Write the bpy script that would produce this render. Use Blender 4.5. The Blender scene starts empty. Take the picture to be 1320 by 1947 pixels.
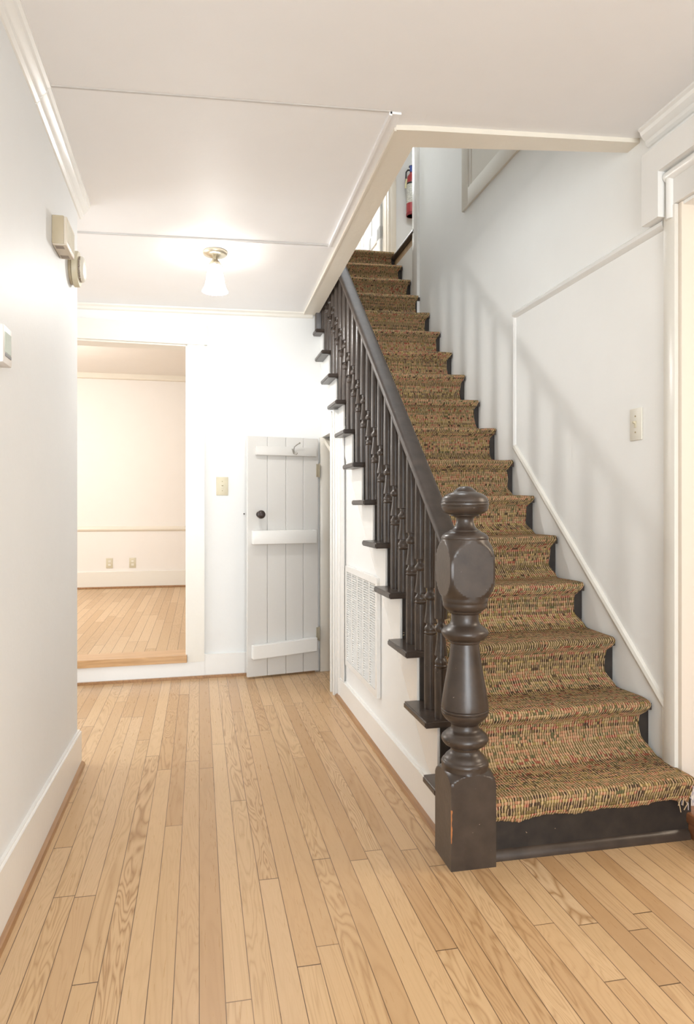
import bpy, bmesh, math, random
from mathutils import Vector, Matrix

random.seed(7)
scene = bpy.context.scene
COL = scene.collection
PI = math.pi

# ------------------------------------------------------------------ camera
YAW = math.atan(281.0 / 1320.0)
cam_d = bpy.data.cameras.new('camera')
cam = bpy.data.objects.new('camera', cam_d)
COL.objects.link(cam)
cam.location = (0, 0, 1.10)
cam.rotation_euler = (PI / 2, 0, -YAW)
cam_d.sensor_fit = 'HORIZONTAL'
cam_d.sensor_width = 36.0
cam_d.lens = 36.0
cam_d.shift_y = -11.5 / 1320.0
cam_d.clip_start = 0.02
scene.camera = cam

# ------------------------------------------------------------------ colour management, world, lights
vs = scene.view_settings
vs.view_transform = 'Standard'
vs.look = 'None'
vs.gamma = 1.0
vs.use_curve_mapping = False
vs.exposure = 0.77

world = bpy.data.worlds.new('daylight')
scene.world = world
world.use_nodes = True
bg = world.node_tree.nodes['Background']
bg.inputs['Color'].default_value = (0.88, 0.95, 1.0, 1)
bg.inputs['Strength'].default_value = 1.0

LAMP_RADIANCE = 12.0


def area(name, loc, rot, sx, sy, power, color):
    d = bpy.data.lights.new(name, 'AREA')
    d.shape = 'RECTANGLE'
    d.size, d.size_y = sx, sy
    d.energy = power
    d.color = color
    o = bpy.data.objects.new(name, d)
    COL.objects.link(o)
    o.location = loc
    o.rotation_euler = rot
    return o


area('front_fill_light', (0.3, -2.6, 1.25), (PI / 2 + 0.30, 0, -0.30), 2.0, 2.1, 78, (0.90, 0.955, 1.0))  # unseen fill light added behind the camera to brighten the hall
fl = bpy.data.lights.new('far_room_light', 'POINT')
fl.energy, fl.shadow_soft_size, fl.color = 54, 0.3, (1.0, 0.95, 0.90)
flo = bpy.data.objects.new('far_room_light', fl)
COL.objects.link(flo)
flo.location = (-1.9, 6.3, 2.0)
area('side_hall_fill', (-2.6, 3.70, 1.30), (0, -PI / 2, 0), 1.9, 1.2, 15, (0.92, 0.965, 1.0))  # unseen fill light added at the left for the stair-side and right walls
area('side_room_light', (3.3, 1.3, 2.2), (0, math.radians(62), 0), 1.2, 1.2, 22, (1.0, 0.84, 0.66))
area('upper_hall_light', (1.55, 4.7, 5.35), (0, 0, 0), 0.9, 1.2, 30, (0.93, 0.97, 1.0))
area('upper_room_light', (1.1, 8.4, 5.2), (0, 0, 0), 1.6, 1.2, 46, (0.95, 0.98, 1.0))


# ------------------------------------------------------------------ mesh helpers
def V(*a):
    return Vector(a)


def box(bm, x0, x1, y0, y1, z0, z1, bev=0.0, seg=2):
    v = [bm.verts.new(p) for p in ((x0, y0, z0), (x1, y0, z0), (x1, y1, z0), (x0, y1, z0),
                                   (x0, y0, z1), (x1, y0, z1), (x1, y1, z1), (x0, y1, z1))]
    fs = [bm.faces.new([v[i] for i in q]) for q in
          ((0, 3, 2, 1), (4, 5, 6, 7), (0, 1, 5, 4), (1, 2, 6, 5), (2, 3, 7, 6), (3, 0, 4, 7))]
    if bev > 0:
        es = set()
        for f in fs:
            es.update(f.edges)
        bmesh.ops.bevel(bm, geom=list(es), offset=bev, segments=seg, affect='EDGES', profile=0.5)


def hexa(bm, bot, top):
    """a solid between two quads given as four points each, same winding"""
    a = [bm.verts.new(p) for p in bot]
    b = [bm.verts.new(p) for p in top]
    n = len(a)
    bm.faces.new(a[::-1])
    bm.faces.new(b)
    for i in range(n):
        j = (i + 1) % n
        bm.faces.new((a[i], a[j], b[j], b[i]))


def prism(bm, poly, axis, a0, a1):
    """extrude a 2D polygon along an axis; axis 'x': poly=(y,z); 'y': (x,z); 'z': (x,y)"""
    def mk(p, a):
        if axis == 'x':
            return (a, p[0], p[1])
        if axis == 'y':
            return (p[0], a, p[1])
        return (p[0], p[1], a)
    hexa(bm, [mk(p, a0) for p in poly], [mk(p, a1) for p in poly])


def sweep(bm, prof, p0, p1, side, up=(0, 0, 1), caps=True):
    """profile points (a along side, b along up) swept from p0 to p1"""
    p0, p1, side, up = Vector(p0), Vector(p1), Vector(side), Vector(up)
    A = [bm.verts.new(p0 + side * a + up * b) for a, b in prof]
    B = [bm.verts.new(p1 + side * a + up * b) for a, b in prof]
    n = len(prof)
    for i in range(n):
        j = (i + 1) % n
        bm.faces.new((A[i], A[j], B[j], B[i]))
    if caps:
        bm.faces.new(A[::-1])
        bm.faces.new(B)


def lathe(bm, prof, seg=32, c=(0, 0, 0), square=None):
    """prof: (r, z) list bottom to top about z; square: half width of a square the turning is cut to"""
    rings = []
    for r, z in prof:
        ring = []
        for i in range(seg):
            a = 2 * PI * i / seg
            rr = r
            if square:
                rr = min(r, square / max(abs(math.cos(a)), abs(math.sin(a))))
            ring.append(bm.verts.new((c[0] + rr * math.cos(a), c[1] + rr * math.sin(a), c[2] + z)))
        rings.append(ring)
    for k in range(len(rings) - 1):
        for i in range(seg):
            j = (i + 1) % seg
            bm.faces.new((rings[k][i], rings[k][j], rings[k + 1][j], rings[k + 1][i]))
    bm.faces.new(rings[0][::-1])
    bm.faces.new(rings[-1])


def tube(bm, pts, r, seg=8, r1=None):
    pts = [Vector(p) for p in pts]
    rings = []
    n = len(pts)
    for i, p in enumerate(pts):
        t = (pts[min(i + 1, n - 1)] - pts[max(i - 1, 0)]).normalized()
        a = t.orthogonal().normalized() if i == 0 else (prev - t * prev.dot(t)).normalized()
        prev = a
        b = t.cross(a)
        rr = r if r1 is None else r + (r1 - r) * i / (n - 1)
        rings.append([bm.verts.new(p + (a * math.cos(2 * PI * k / seg) + b * math.sin(2 * PI * k / seg)) * rr) for k in range(seg)])
    for i in range(n - 1):
        for k in range(seg):
            j = (k + 1) % seg
            bm.faces.new((rings[i][k], rings[i][j], rings[i + 1][j], rings[i + 1][k]))
    bm.faces.new(rings[0][::-1])
    bm.faces.new(rings[-1])


def ball(bm, c, r, sc=(1, 1, 1)):
    m = Matrix.Translation(c) @ Matrix.Diagonal((sc[0], sc[1], sc[2], 1))
    bmesh.ops.create_uvsphere(bm, u_segments=20, v_segments=12, radius=r, matrix=m)


def obj(name, bm, mat, parent=None, smooth=None):
    bmesh.ops.recalc_face_normals(bm, faces=bm.faces[:])
    me = bpy.data.meshes.new(name)
    bm.to_mesh(me)
    bm.free()
    me.materials.append(mat)
    if smooth is not None:
        for p in me.polygons:
            p.use_smooth = True
        me.set_sharp_from_angle(angle=math.radians(smooth))
    o = bpy.data.objects.new(name, me)
    COL.objects.link(o)
    if parent is not None:
        o.parent = parent
    return o


def B():
    return bmesh.new()


def struct(name, bm, mat, smooth=None):
    o = obj(name, bm, mat, None, smooth)
    o['kind'] = 'structure'
    return o


def tag(o, label, cat, group=None):
    o['label'] = label
    o['category'] = cat
    if group:
        o['group'] = group
    return o


def thing(name, label, cat, loc=(0, 0, 0), rotz=0.0, group=None):
    o = bpy.data.objects.new(name, None)
    o.empty_display_size = 0.05
    COL.objects.link(o)
    o.location = loc
    o.rotation_euler = (0, 0, rotz)
    return tag(o, label, cat, group)


# ------------------------------------------------------------------ materials
def lin(r, g, b):
    def f(c):
        c /= 255.0
        return c / 12.92 if c <= 0.04045 else ((c + 0.055) / 1.055) ** 2.4
    return (f(r), f(g), f(b), 1)


class NT:
    def __init__(self, name):
        self.m = bpy.data.materials.new(name)
        self.m.use_nodes = True
        self.t = self.m.node_tree
        self.p = self.t.nodes['Principled BSDF']

    def n(self, typ, **kw):
        nd = self.t.nodes.new(typ)
        for k, v in kw.items():
            if k == 'inp':
                for kk, vv in v.items():
                    self.put(nd.inputs[kk], vv)
            else:
                setattr(nd, k, v)
        return nd

    def put(self, sock, v):
        if isinstance(v, bpy.types.NodeSocket):
            self.t.links.new(v, sock)
        else:
            sock.default_value = v

    def math(self, op, a, b=0.0, c=0.0):
        nd = self.n('ShaderNodeMath', operation=op)
        self.put(nd.inputs[0], a)
        self.put(nd.inputs[1], b)
        self.put(nd.inputs[2], c)
        return nd.outputs[0]

    def mix(self, f, a, b, blend='MIX'):
        nd = self.n('ShaderNodeMix', data_type='RGBA', blend_type=blend)
        self.put(nd.inputs[0], f)
        self.put(nd.inputs[6], a)
        self.put(nd.inputs[7], b)
        return nd.outputs[2]

    def ramp(self, f, stops, interp='LINEAR'):
        nd = self.n('ShaderNodeValToRGB')
        cr = nd.color_ramp
        cr.interpolation = interp
        while len(cr.elements) < len(stops):
            cr.elements.new(0.5)
        for e, (pos, c) in zip(cr.elements, stops):
            e.position = pos
            e.color = c
        self.put(nd.inputs[0], f)
        return nd.outputs[0]

    def noise(self, vec, scale, detail=2.0, rough=0.5, dist=0.0, out=0):
        nd = self.n('ShaderNodeTexNoise')
        self.put(nd.inputs['Vector'], vec)
        nd.inputs['Scale'].default_value = scale
        nd.inputs['Detail'].default_value = detail
        nd.inputs['Roughness'].default_value = rough
        nd.inputs['Distortion'].default_value = dist
        return nd.outputs[out]

    def xyz(self, x, y, z=0.0):
        nd = self.n('ShaderNodeCombineXYZ')
        self.put(nd.inputs[0], x)
        self.put(nd.inputs[1], y)
        self.put(nd.inputs[2], z)
        return nd.outputs[0]

    def obj(self):
        return self.n('ShaderNodeTexCoord').outputs['Object']

    def bump(self, h, strength, dist):
        nd = self.n('ShaderNodeBump')
        nd.inputs['Strength'].default_value = strength
        nd.inputs['Distance'].default_value = dist
        self.put(nd.inputs['Height'], h)
        self.put(self.p.inputs['Normal'], nd.outputs[0])


def paint(name, col, rough=0.5, bump=0.15, var=0.03, scale=9.0, spec=0.5):
    t = NT(name)
    co = t.obj()
    n = t.noise(co, scale, 3)
    dark = tuple(c * (1 - var) for c in col[:3]) + (1,)
    t.put(t.p.inputs['Base Color'], t.mix(n, dark, col))
    t.p.inputs['Roughness'].default_value = rough
    t.p.inputs['Specular IOR Level'].default_value = spec
    t.bump(t.noise(co, 55.0, 2), bump, 0.002)
    return t.m


def plain(name, col, rough=0.4, metal=0.0):
    t = NT(name)
    n = t.noise(t.obj(), 40.0, 2)
    t.put(t.p.inputs['Base Color'], t.mix(n, tuple(c * 0.92 for c in col[:3]) + (1,), col))
    t.p.inputs['Roughness'].default_value = rough
    t.p.inputs['Metallic'].default_value = metal
    return t.m


M = {}
M['wall'] = paint('wall_paint', (0.82, 0.82, 0.80, 1), 0.5, 0.12, spec=0.3)
M['left_wall'] = paint('gloss_wall_paint', (0.79, 0.80, 0.80, 1), 0.5, 0.25, spec=0.3)
M['ceiling'] = paint('ceiling_paint', (0.88, 0.87, 0.865, 1), 0.6, 0.15)
M['trim'] = paint('cream_trim_paint', (0.80, 0.765, 0.69, 1), 0.28, 0.12)
M['white_trim'] = paint('white_trim_paint', (0.84, 0.825, 0.79, 1), 0.25, 0.12)
M['beam'] = paint('beam_paint', (0.80, 0.74, 0.635, 1), 0.35, 0.35)
M['far_wall'] = paint('far_room_paint', (0.84, 0.80, 0.75, 1), 0.6, 0.1)
M['door_paint'] = paint('door_paint', (0.69, 0.67, 0.635, 1), 0.35, 0.2)
M['ivory'] = plain('ivory_plastic', (0.66, 0.60, 0.44, 1), 0.35)
M['pale_plastic'] = plain('pale_plastic', (0.80, 0.76, 0.66, 1), 0.4)
M['beige'] = plain('beige_plastic', (0.50, 0.42, 0.29, 1), 0.45)
M['beige_light'] = plain('light_beige_plastic', (0.72, 0.64, 0.53, 1), 0.45)
M['beige_dark'] = plain('grey_beige_plastic', (0.33, 0.27, 0.22, 1), 0.5)
M['thermo'] = plain('white_plastic', (0.80, 0.77, 0.74, 1), 0.35)
M['lcd'] = plain('lcd_screen', (0.46, 0.52, 0.44, 1), 0.15)
M['slate'] = plain('grey_plastic', (0.22, 0.22, 0.22, 1), 0.4)
M['iron'] = plain('dark_iron', (0.055, 0.04, 0.036, 1), 0.35, 0.4)
M['brass'] = plain('dull_brass', (0.35, 0.28, 0.16, 1), 0.4, 0.8)
M['old_hinge'] = plain('painted_over_hinge', (0.36, 0.31, 0.22, 1), 0.6)
M['steel'] = plain('wire_steel', (0.35, 0.33, 0.29, 1), 0.3, 0.9)
M['nickel'] = plain('antique_nickel', (0.62, 0.56, 0.44, 1), 0.28, 0.75)
M['red'] = plain('red_enamel', (0.42, 0.055, 0.06, 1), 0.3)
M['deep_red'] = plain('deep_red_plastic', (0.26, 0.02, 0.03, 1), 0.35)
M['black'] = plain('black_rubber', (0.012, 0.012, 0.014, 1), 0.45)
M['blue'] = plain('blue_tag', (0.05, 0.09, 0.36, 1), 0.45)
M['yellow'] = plain('pale_yellow_tag', (0.78, 0.74, 0.45, 1), 0.5)
M['hole'] = plain('dark_gap', (0.03, 0.03, 0.03, 1), 0.8)


def dark_wood(name, worn=False, rough=0.30):
    t = NT(name)
    co = t.obj()
    n = t.noise(co, 18.0, 4)
    base = t.ramp(n, [(0.3, (0.036, 0.025, 0.019, 1)), (0.7, (0.062, 0.044, 0.033, 1))])
    # small paint nicks
    sp = t.noise(co, 85.0, 2)
    nick = t.math('GREATER_THAN', sp, 0.775)
    base = t.mix(nick, base, (0.30, 0.25, 0.20, 1))
    if worn:
        s = t.n('ShaderNodeSeparateXYZ')
        t.put(s.inputs[0], co)
        ax, ay = t.math('ABSOLUTE', s.outputs[0]), t.math('ABSOLUTE', s.outputs[1])
        edge = t.math('LESS_THAN', t.math('ADD', s.outputs[0], s.outputs[1]), t.math('SUBTRACT', t.math('MULTIPLY', t.noise(co, 30.0, 2), 0.012), 0.1478))
        low = t.math('MULTIPLY', t.math('LESS_THAN', s.outputs[2], 0.185), t.math('GREATER_THAN', s.outputs[2], 0.085))
        wn = t.math('GREATER_THAN', t.noise(co, 9.0, 3), 0.35)
        mk = t.math('MULTIPLY', t.math('MULTIPLY', edge, low), wn)
        base = t.mix(mk, base, (0.40, 0.15, 0.05, 1))
    t.put(t.p.inputs['Base Color'], base)
    t.p.inputs['Roughness'].default_value = rough
    t.p.inputs['Specular IOR Level'].default_value = 0.5
    t.bump(t.noise(co, 70.0, 3), 0.18, 0.002)
    return t.m


M['dark'] = dark_wood('dark_brown_gloss')
M['rail'] = dark_wood('dark_brown_satin', False, 0.52)
M['newel'] = dark_wood('dark_brown_worn', True)


def riser_wood():
    t = NT('chipped_riser_paint')
    co = t.obj()
    base = t.ramp(t.noise(co, 22.0, 4), [(0.3, (0.014, 0.010, 0.008, 1)), (0.7, (0.032, 0.023, 0.017, 1))])
    chip = t.math('GREATER_THAN', t.noise(co, 60.0, 2), 0.735)
    t.put(t.p.inputs['Base Color'], t.mix(chip, base, (0.33, 0.24, 0.15, 1)))
    t.p.inputs['Roughness'].default_value = 0.55
    t.bump(t.noise(co, 60.0, 3), 0.2, 0.002)
    return t.m


M['riser'] = riser_wood()


def wood_floor(name, width, length, pal, grain=0.95, rough=0.22):
    """strip flooring that runs along y"""
    t = NT(name)
    s = t.n('ShaderNodeSeparateXYZ')
    t.put(s.inputs[0], t.obj())
    x, y = s.outputs[0], s.outputs[1]
    xs = t.math('DIVIDE', x, width)
    row = t.math('FLOOR', xs)
    fx = t.math('FRACT', xs)
    wn = t.n('ShaderNodeTexWhiteNoise', noise_dimensions='1D')
    t.put(wn.inputs['W'], row)
    off = t.math('MULTIPLY', wn.outputs[0], 7.3)
    ys = t.math('ADD', t.math('DIVIDE', y, length), off)
    pl = t.math('FLOOR', ys)
    fy = t.math('FRACT', ys)
    wn2 = t.n('ShaderNodeTexWhiteNoise', noise_dimensions='2D')
    t.put(wn2.inputs['Vector'], t.xyz(row, pl))
    rnd = wn2.outputs[0]
    tone = t.ramp(rnd, pal)
    # growth-ring figure, cut differently on each board
    rz = t.math('MULTIPLY', rnd, 37.0)
    gx = t.math('MULTIPLY', x, 1.0)
    gy = t.math('MULTIPLY', y, 0.11)
    g1 = t.noise(t.xyz(gx, gy, rz), 11.0, 2.5, 0.55, 0.7)
    freq = t.math('ADD', t.math('MULTIPLY', wn2.outputs[0], 16.0), 9.0)
    ring = t.math('FRACT', t.math('MULTIPLY', g1, freq))
    ring = t.math('POWER', t.math('ABSOLUTE', t.math('SUBTRACT', t.math('MULTIPLY', ring, 2.0), 1.0)), 2.2)
    fib = t.noise(t.xyz(t.math('MULTIPLY', x, 260.0), t.math('MULTIPLY', y, 9.0), rz), 1.0, 3, 0.6)
    amt = t.math('MULTIPLY', ring, t.math('MULTIPLY', t.math('ADD', t.math('POWER', t.math('FRACT', t.math('MULTIPLY', rnd, 17.0)), 1.6), 0.12), grain))
    c = t.mix(amt, tone, (0.34, 0.185, 0.075, 1))
    c = t.mix(t.math('MULTIPLY', fib, 0.30), c, (0.40, 0.25, 0.12, 1))
    big = t.noise(t.xyz(x, y, 0), 1.6, 2)
    c = t.mix(t.math('MULTIPLY', big, 0.14), c, (0.46, 0.27, 0.13, 1))
    # joints
    e1 = t.math('LESS_THAN', t.math('MINIMUM', fx, t.math('SUBTRACT', 1.0, fx)), 0.017)
    e2 = t.math('LESS_THAN', t.math('MINIMUM', fy, t.math('SUBTRACT', 1.0, fy)), 0.0016 / length)
    jn = t.math('MAXIMUM', e1, e2)
    vary = t.noise(t.xyz(t.math('MULTIPLY', row, 3.1), y, 0), 2.2, 2)
    jn_a = t.math('MULTIPLY', jn, t.math('MULTIPLY', vary, 1.9))
    c = t.mix(jn_a, c, (0.10, 0.052, 0.022, 1))
    t.put(t.p.inputs['Base Color'], c)
    t.put(t.p.inputs['Roughness'], t.math('ADD', t.math('MULTIPLY', fib, 0.16), rough))
    t.p.inputs['Specular IOR Level'].default_value = 0.42
    t.bump(t.math('ADD', t.math('MULTIPLY', fib, 0.12), t.math('SUBTRACT', 1.0, jn)), 0.25, 0.0012)
    return t.m


oak = [(0.0, (0.49, 0.30, 0.150, 1)), (0.3, (0.60, 0.40, 0.215, 1)), (0.6, (0.65, 0.445, 0.25, 1)), (0.85, (0.53, 0.33, 0.165, 1)), (1.0, (0.67, 0.475, 0.285, 1))]
M['floor'] = wood_floor('oak_strip_floor', 0.0572, 1.7, oak)
oak2 = [(0.0, (0.56, 0.38, 0.21, 1)), (0.5, (0.64, 0.46, 0.28, 1)), (1.0, (0.70, 0.52, 0.33, 1))]
M['far_floor'] = wood_floor('pale_strip_floor', 0.07, 1.2, oak2, 0.3, 0.35)


def stained(name, a, b, axis):
    t = NT(name)
    s = t.n('ShaderNodeSeparateXYZ')
    t.put(s.inputs[0], t.obj())
    k = [40.0, 40.0, 40.0]
    k[axis] = 2.5
    v = t.xyz(t.math('MULTIPLY', s.outputs[0], k[0]), t.math('MULTIPLY', s.outputs[1], k[1]), t.math('MULTIPLY', s.outputs[2], k[2]))
    t.put(t.p.inputs['Base Color'], t.ramp(t.noise(v, 1.5, 4, 0.6, 0.5), [(0.3, a), (0.7, b)]))
    t.p.inputs['Roughness'].default_value = 0.3
    return t.m


M['shoe'] = stained('oak_shoe_moulding', (0.26, 0.13, 0.055, 1), (0.42, 0.23, 0.10, 1), 1)
M['sill'] = stained('red_brown_sill', (0.20, 0.075, 0.03, 1), (0.40, 0.17, 0.07, 1), 1)
M['nosing'] = stained('oak_nosing', (0.46, 0.26, 0.11, 1), (0.62, 0.38, 0.19, 1), 0)


def carpet():
    t = NT('woven_cord_carpet')
    uv = t.n('ShaderNodeUVMap').outputs[0]
    s = t.n('ShaderNodeSeparateXYZ')
    t.put(s.inputs[0], uv)
    u, v = s.outputs[0], s.outputs[1]
    wob = t.noise(t.xyz(t.math('MULTIPLY', u, 30.0), t.math('MULTIPLY', v, 26.0)), 1.0, 3)
    u2 = t.math('ADD', u, t.math('MULTIPLY', t.math('SUBTRACT', wob, 0.5), 0.016))
    wob2 = t.noise(t.xyz(t.math('MULTIPLY', u, 22.0), t.math('MULTIPLY', v, 9.0), 4.0), 1.0, 2)
    v2 = t.math('ADD', v, t.math('MULTIPLY', t.math('SUBTRACT', wob2, 0.5), 0.006))
    cu = t.math('DIVIDE', u2, 0.0092)
    cord = t.math('SINE', t.math('MULTIPLY', cu, 2 * PI))
    cordm = t.ramp(cord, [(0.42, (0, 0, 0, 1)), (0.88, (1, 1, 1, 1))])
    rv = t.math('DIVIDE', v2, 0.0105)
    row = t.math('FLOOR', rv)
    fr = t.math('FRACT', rv)
    wr = t.n('ShaderNodeTexWhiteNoise', noise_dimensions='1D')
    t.put(wr.inputs['W'], row)
    wc = t.n('ShaderNodeTexWhiteNoise', noise_dimensions='2D')
    t.put(wc.inputs['Vector'], t.xyz(t.math('FLOOR', t.math('ADD', cu, 0.25)), row))
    stretch = t.noise(t.xyz(t.math('MULTIPLY', u, 9.0), t.math('MULTIPLY', row, 3.7)), 1.0, 2)
    sel = t.math('FRACT', t.math('ADD', t.math('ADD', t.math('MULTIPLY', wr.outputs[0], 1.0), t.math('MULTIPLY', stretch, 0.35)), t.math('MULTIPLY', wc.outputs[0], 0.30)))
    pal = t.ramp(sel, [(0.0, (0.16, 0.115, 0.045, 1)), (0.16, (0.06, 0.038, 0.024, 1)), (0.30, (0.29, 0.205, 0.07, 1)),
                       (0.42, (0.27, 0.07, 0.045, 1)), (0.52, (0.33, 0.22, 0.10, 1)), (0.64, (0.085, 0.088, 0.038, 1)),
                       (0.74, (0.37, 0.17, 0.09, 1)), (0.86, (0.19, 0.13, 0.058, 1))], 'CONSTANT')
    gap = t.math('LESS_THAN', fr, 0.22)
    pal = t.mix(t.math('MULTIPLY', gap, 0.6), pal, (0.09, 0.06, 0.03, 1))
    tint = t.noise(t.xyz(t.math('MULTIPLY', u, 5.0), t.math('MULTIPLY', v, 5.0)), 1.0, 3)
    tan = t.mix(tint, (0.55, 0.385, 0.22, 1), (0.76, 0.56, 0.37, 1))
    tan = t.mix(t.math('MULTIPLY', wr.outputs[0], 0.30), tan, (0.46, 0.27, 0.13, 1))
    broken = t.math('MULTIPLY', cordm, t.math('ADD', t.math('MULTIPLY', t.math('GREATER_THAN', wc.outputs[0], 0.16), 0.75), 0.2))
    c = t.mix(broken, pal, tan)
    t.put(t.p.inputs['Base Color'], c)
    t.p.inputs['Roughness'].default_value = 0.95
    t.p.inputs['Specular IOR Level'].default_value = 0.1
    hgt = t.math('ADD', t.math('MULTIPLY', cordm, 0.8), t.math('MULTIPLY', t.math('SINE', t.math('MULTIPLY', fr, PI)), 0.6))
    t.bump(hgt, 0.6, 0.003)
    return t.m


M['carpet'] = carpet()
M['thread'] = plain('loose_yarn', (0.55, 0.40, 0.24, 1), 0.9)
M['thread2'] = plain('grey_yarn', (0.45, 0.40, 0.42, 1), 0.9)


def emission(name, col, st):
    m = bpy.data.materials.new(name)
    m.use_nodes = True
    p = m.node_tree.nodes['Principled BSDF']
    p.inputs['Base Color'].default_value = (0.9, 0.9, 0.88, 1)
    p.inputs['Emission Color'].default_value = col
    p.inputs['Emission Strength'].default_value = st
    return m


M['glow'] = emission('lit_opal_glass', (1.0, 0.965, 0.91, 1), LAMP_RADIANCE)


def label_paper():
    t = NT('printed_label')
    s = t.n('ShaderNodeSeparateXYZ')
    t.put(s.inputs[0], t.obj())
    z = t.math('MULTIPLY', s.outputs[2], 85.0)
    line = t.math('GREATER_THAN', t.math('SINE', t.math('MULTIPLY', z, 2 * PI)), 0.1)
    word = t.math('GREATER_THAN', t.noise(t.obj(), 60.0, 2), 0.47)
    t.put(t.p.inputs['Base Color'], t.mix(t.math('MULTIPLY', t.math('MULTIPLY', line, word), 0.6), (0.68, 0.68, 0.62, 1), (0.25, 0.26, 0.25, 1)))
    t.p.inputs['Roughness'].default_value = 0.4
    return t.m


M['label'] = label_paper()

M['wall_r'] = paint('wall_paint_lightened', (0.90, 0.895, 0.865, 1), 0.5, 0.12, spec=0.3)  # lighter copy of the wall paint; brightness put into the right wall's colour
M['matte_trim'] = paint('matte_trim_paint', (0.82, 0.785, 0.71, 1), 0.65, 0.1, spec=0.2)
M['seam'] = paint('grey_seam', (0.62, 0.60, 0.575, 1), 0.7, 0.1)  # darker grey than the ceiling, for the crease and seam strips
M['jamb'] = paint('jamb_warm_light_tint', (0.82, 0.725, 0.615, 1), 0.55, 0.1, spec=0.3)  # shade and warm light of the side room painted into the jamb's colour

# ------------------------------------------------------------------ measurements (metres)
RISE, RUN, Y0 = 0.188, 0.2243, 1.769       # stair riser, run, nosing of step k at Y0 + k*RUN
XT, XS, XR = 0.740, 0.800, 1.600           # tread ends, stair-side wall face, right wall face
XL, YLE = -0.505, 3.11                     # left wall face and its end
TILT = 0.014                               # the old stairs climb a little towards the right wall


def ny(k):
    return Y0 + k * RUN


def tz(k, x):
    return RISE * k + TILT * (x - XT)


def zc_front(x):
    return 2.438 + 0.0165 * x


def zc_back(x, y):
    """ceiling height behind the crease, falling towards the back wall"""
    f = (y - 2.33) / (4.55 - 2.33)
    return zc_front(x) * (1 - f) + (2.3695 + 0.027 * x) * f


YB = lambda x: 4.55 + 0.04 * x             # back wall face, slightly out of square
RID = lambda x: 2.345 - 0.05 * (x + 0.43)  # the crease across the ceiling

# ------------------------------------------------------------------ structure
b = B()
hexa(b, [(-2.2, -3.0, -0.05), (1.62, -3.0, -0.05), (1.62, 4.75, -0.05), (-2.2, 4.75, -0.05)],
     [(-2.2, -3.0, 0), (1.62, -3.0, 0), (1.62, 4.75, 0), (-2.2, 4.75, 0)])
struct('floor', b, M['floor'])

# ceiling: front field, rear field beyond the crease
b = B()
pts = [(-2.2, -3.0), (XR + 0.1, -3.0), (XR + 0.1, 2.345), (0.77, 2.40), (0.77, RID(0.77)), (-2.2, RID(-2.2))]
hexa(b, [(x, y, zc_front(x)) for x, y in pts], [(x, y, zc_front(x) + 0.2) for x, y in pts])
for (ya, yb_) in ((None, 3.46), (3.46, 4.72)):
    drop = 0.0 if ya is None else 0.005
    pts = [(-2.2, RID(-2.2) if ya is None else ya), (0.77, RID(0.77) if ya is None else ya), (0.77, yb_), (-2.2, yb_)]
    hexa(b, [(x, y, zc_back(x, y) - drop) for x, y in pts], [(x, y, zc_back(x, y) + 0.2) for x, y in pts])
struct('ceiling', b, M['ceiling'])

b = B()
sweep(b, [(-0.008, 0), (0.008, 0), (0.004, -0.003), (-0.004, -0.003)], (XL, RID(XL), zc_front(XL) + 0.001), (0.64, RID(0.64), zc_front(0.64) + 0.001), (0, 1, 0))
struct('trim_1', b, M['seam'])
b = B()
sweep(b, [(-0.005, 0.004), (0.005, 0.004), (0.004, -0.003), (-0.004, -0.003)], (-1.4, 3.47, zc_back(-1.4, 3.47) - 0.004), (0.64, 3.44, zc_back(0.64, 3.44) - 0.004), (0, 1, 0))
struct('trim_2', b, M['seam'])

# left wall
b = B()
box(b, XL - 0.14, XL, -3.0, YLE, 0, 2.46)
struct('wall_left', b, M['left_wall'])

# back wall with the doorway into the far room
TH0, TH1, DTOP = -0.075, -1.35, 2.128
b = B()


def backpiece(b, xa, xb, za, zb, zb2=None):
    pa = [(xa, YB(xa)), (xb, YB(xb)), (xb, YB(xb) + 0.13), (xa, YB(xa) + 0.13)]
    hexa(b, [(x, y, za) for x, y in pa], [(x, y, zb if zb2 is None or i in (0, 3) else zb2) for i, (x, y) in enumerate(pa)])


backpiece(b, TH0, XS, 0, 2.44)
backpiece(b, TH1, TH0, DTOP, 2.42)
backpiece(b, -2.2, TH1, 0, 2.42)
struct('wall_back', b, M['wall'])

# right wall: opening into the side room nearer the camera, upper part up the stairwell
YC = 2.075
b = B()
box(b, XR, XR + 0.20, YC, 5.00, 0, 5.6)
box(b, XR, XR + 0.20, 5.00, 5.72, 0, 3.10)
box(b, XR, XR + 0.20, 1.05, YC, 2.12, 3.0)
box(b, XR, XR + 0.20, -3.0, 1.05, 0, 3.0)
struct('wall_right', b, M['wall_r'])

# stair-side wall that fills below the steps, with the cupboard opening
CY0, CY1, CTOP = 4.06, 4.56, 1.557
b = B()
for k in range(1, 13):
    ya, yb_ = ny(k) + 0.028, ny(k + 1) + 0.028
    if k == 1:
        ya = ny(1) + 0.13
    yb_ = min(yb_, YB(XS))
    zt = RISE * k - 0.024
    if ya < CY0 < yb_:
        box(b, XS, XS + 0.05, ya, CY0, 0, zt)
        box(b, XS, XS + 0.05, CY0, yb_, CTOP, zt)
    elif ya >= CY0:
        box(b, XS, XS + 0.05, ya, yb_, CTOP, zt)
    else:
        box(b, XS, XS + 0.05, ya, yb_, 0, zt)
struct('wall_stairside', b, M['wall'])

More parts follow.
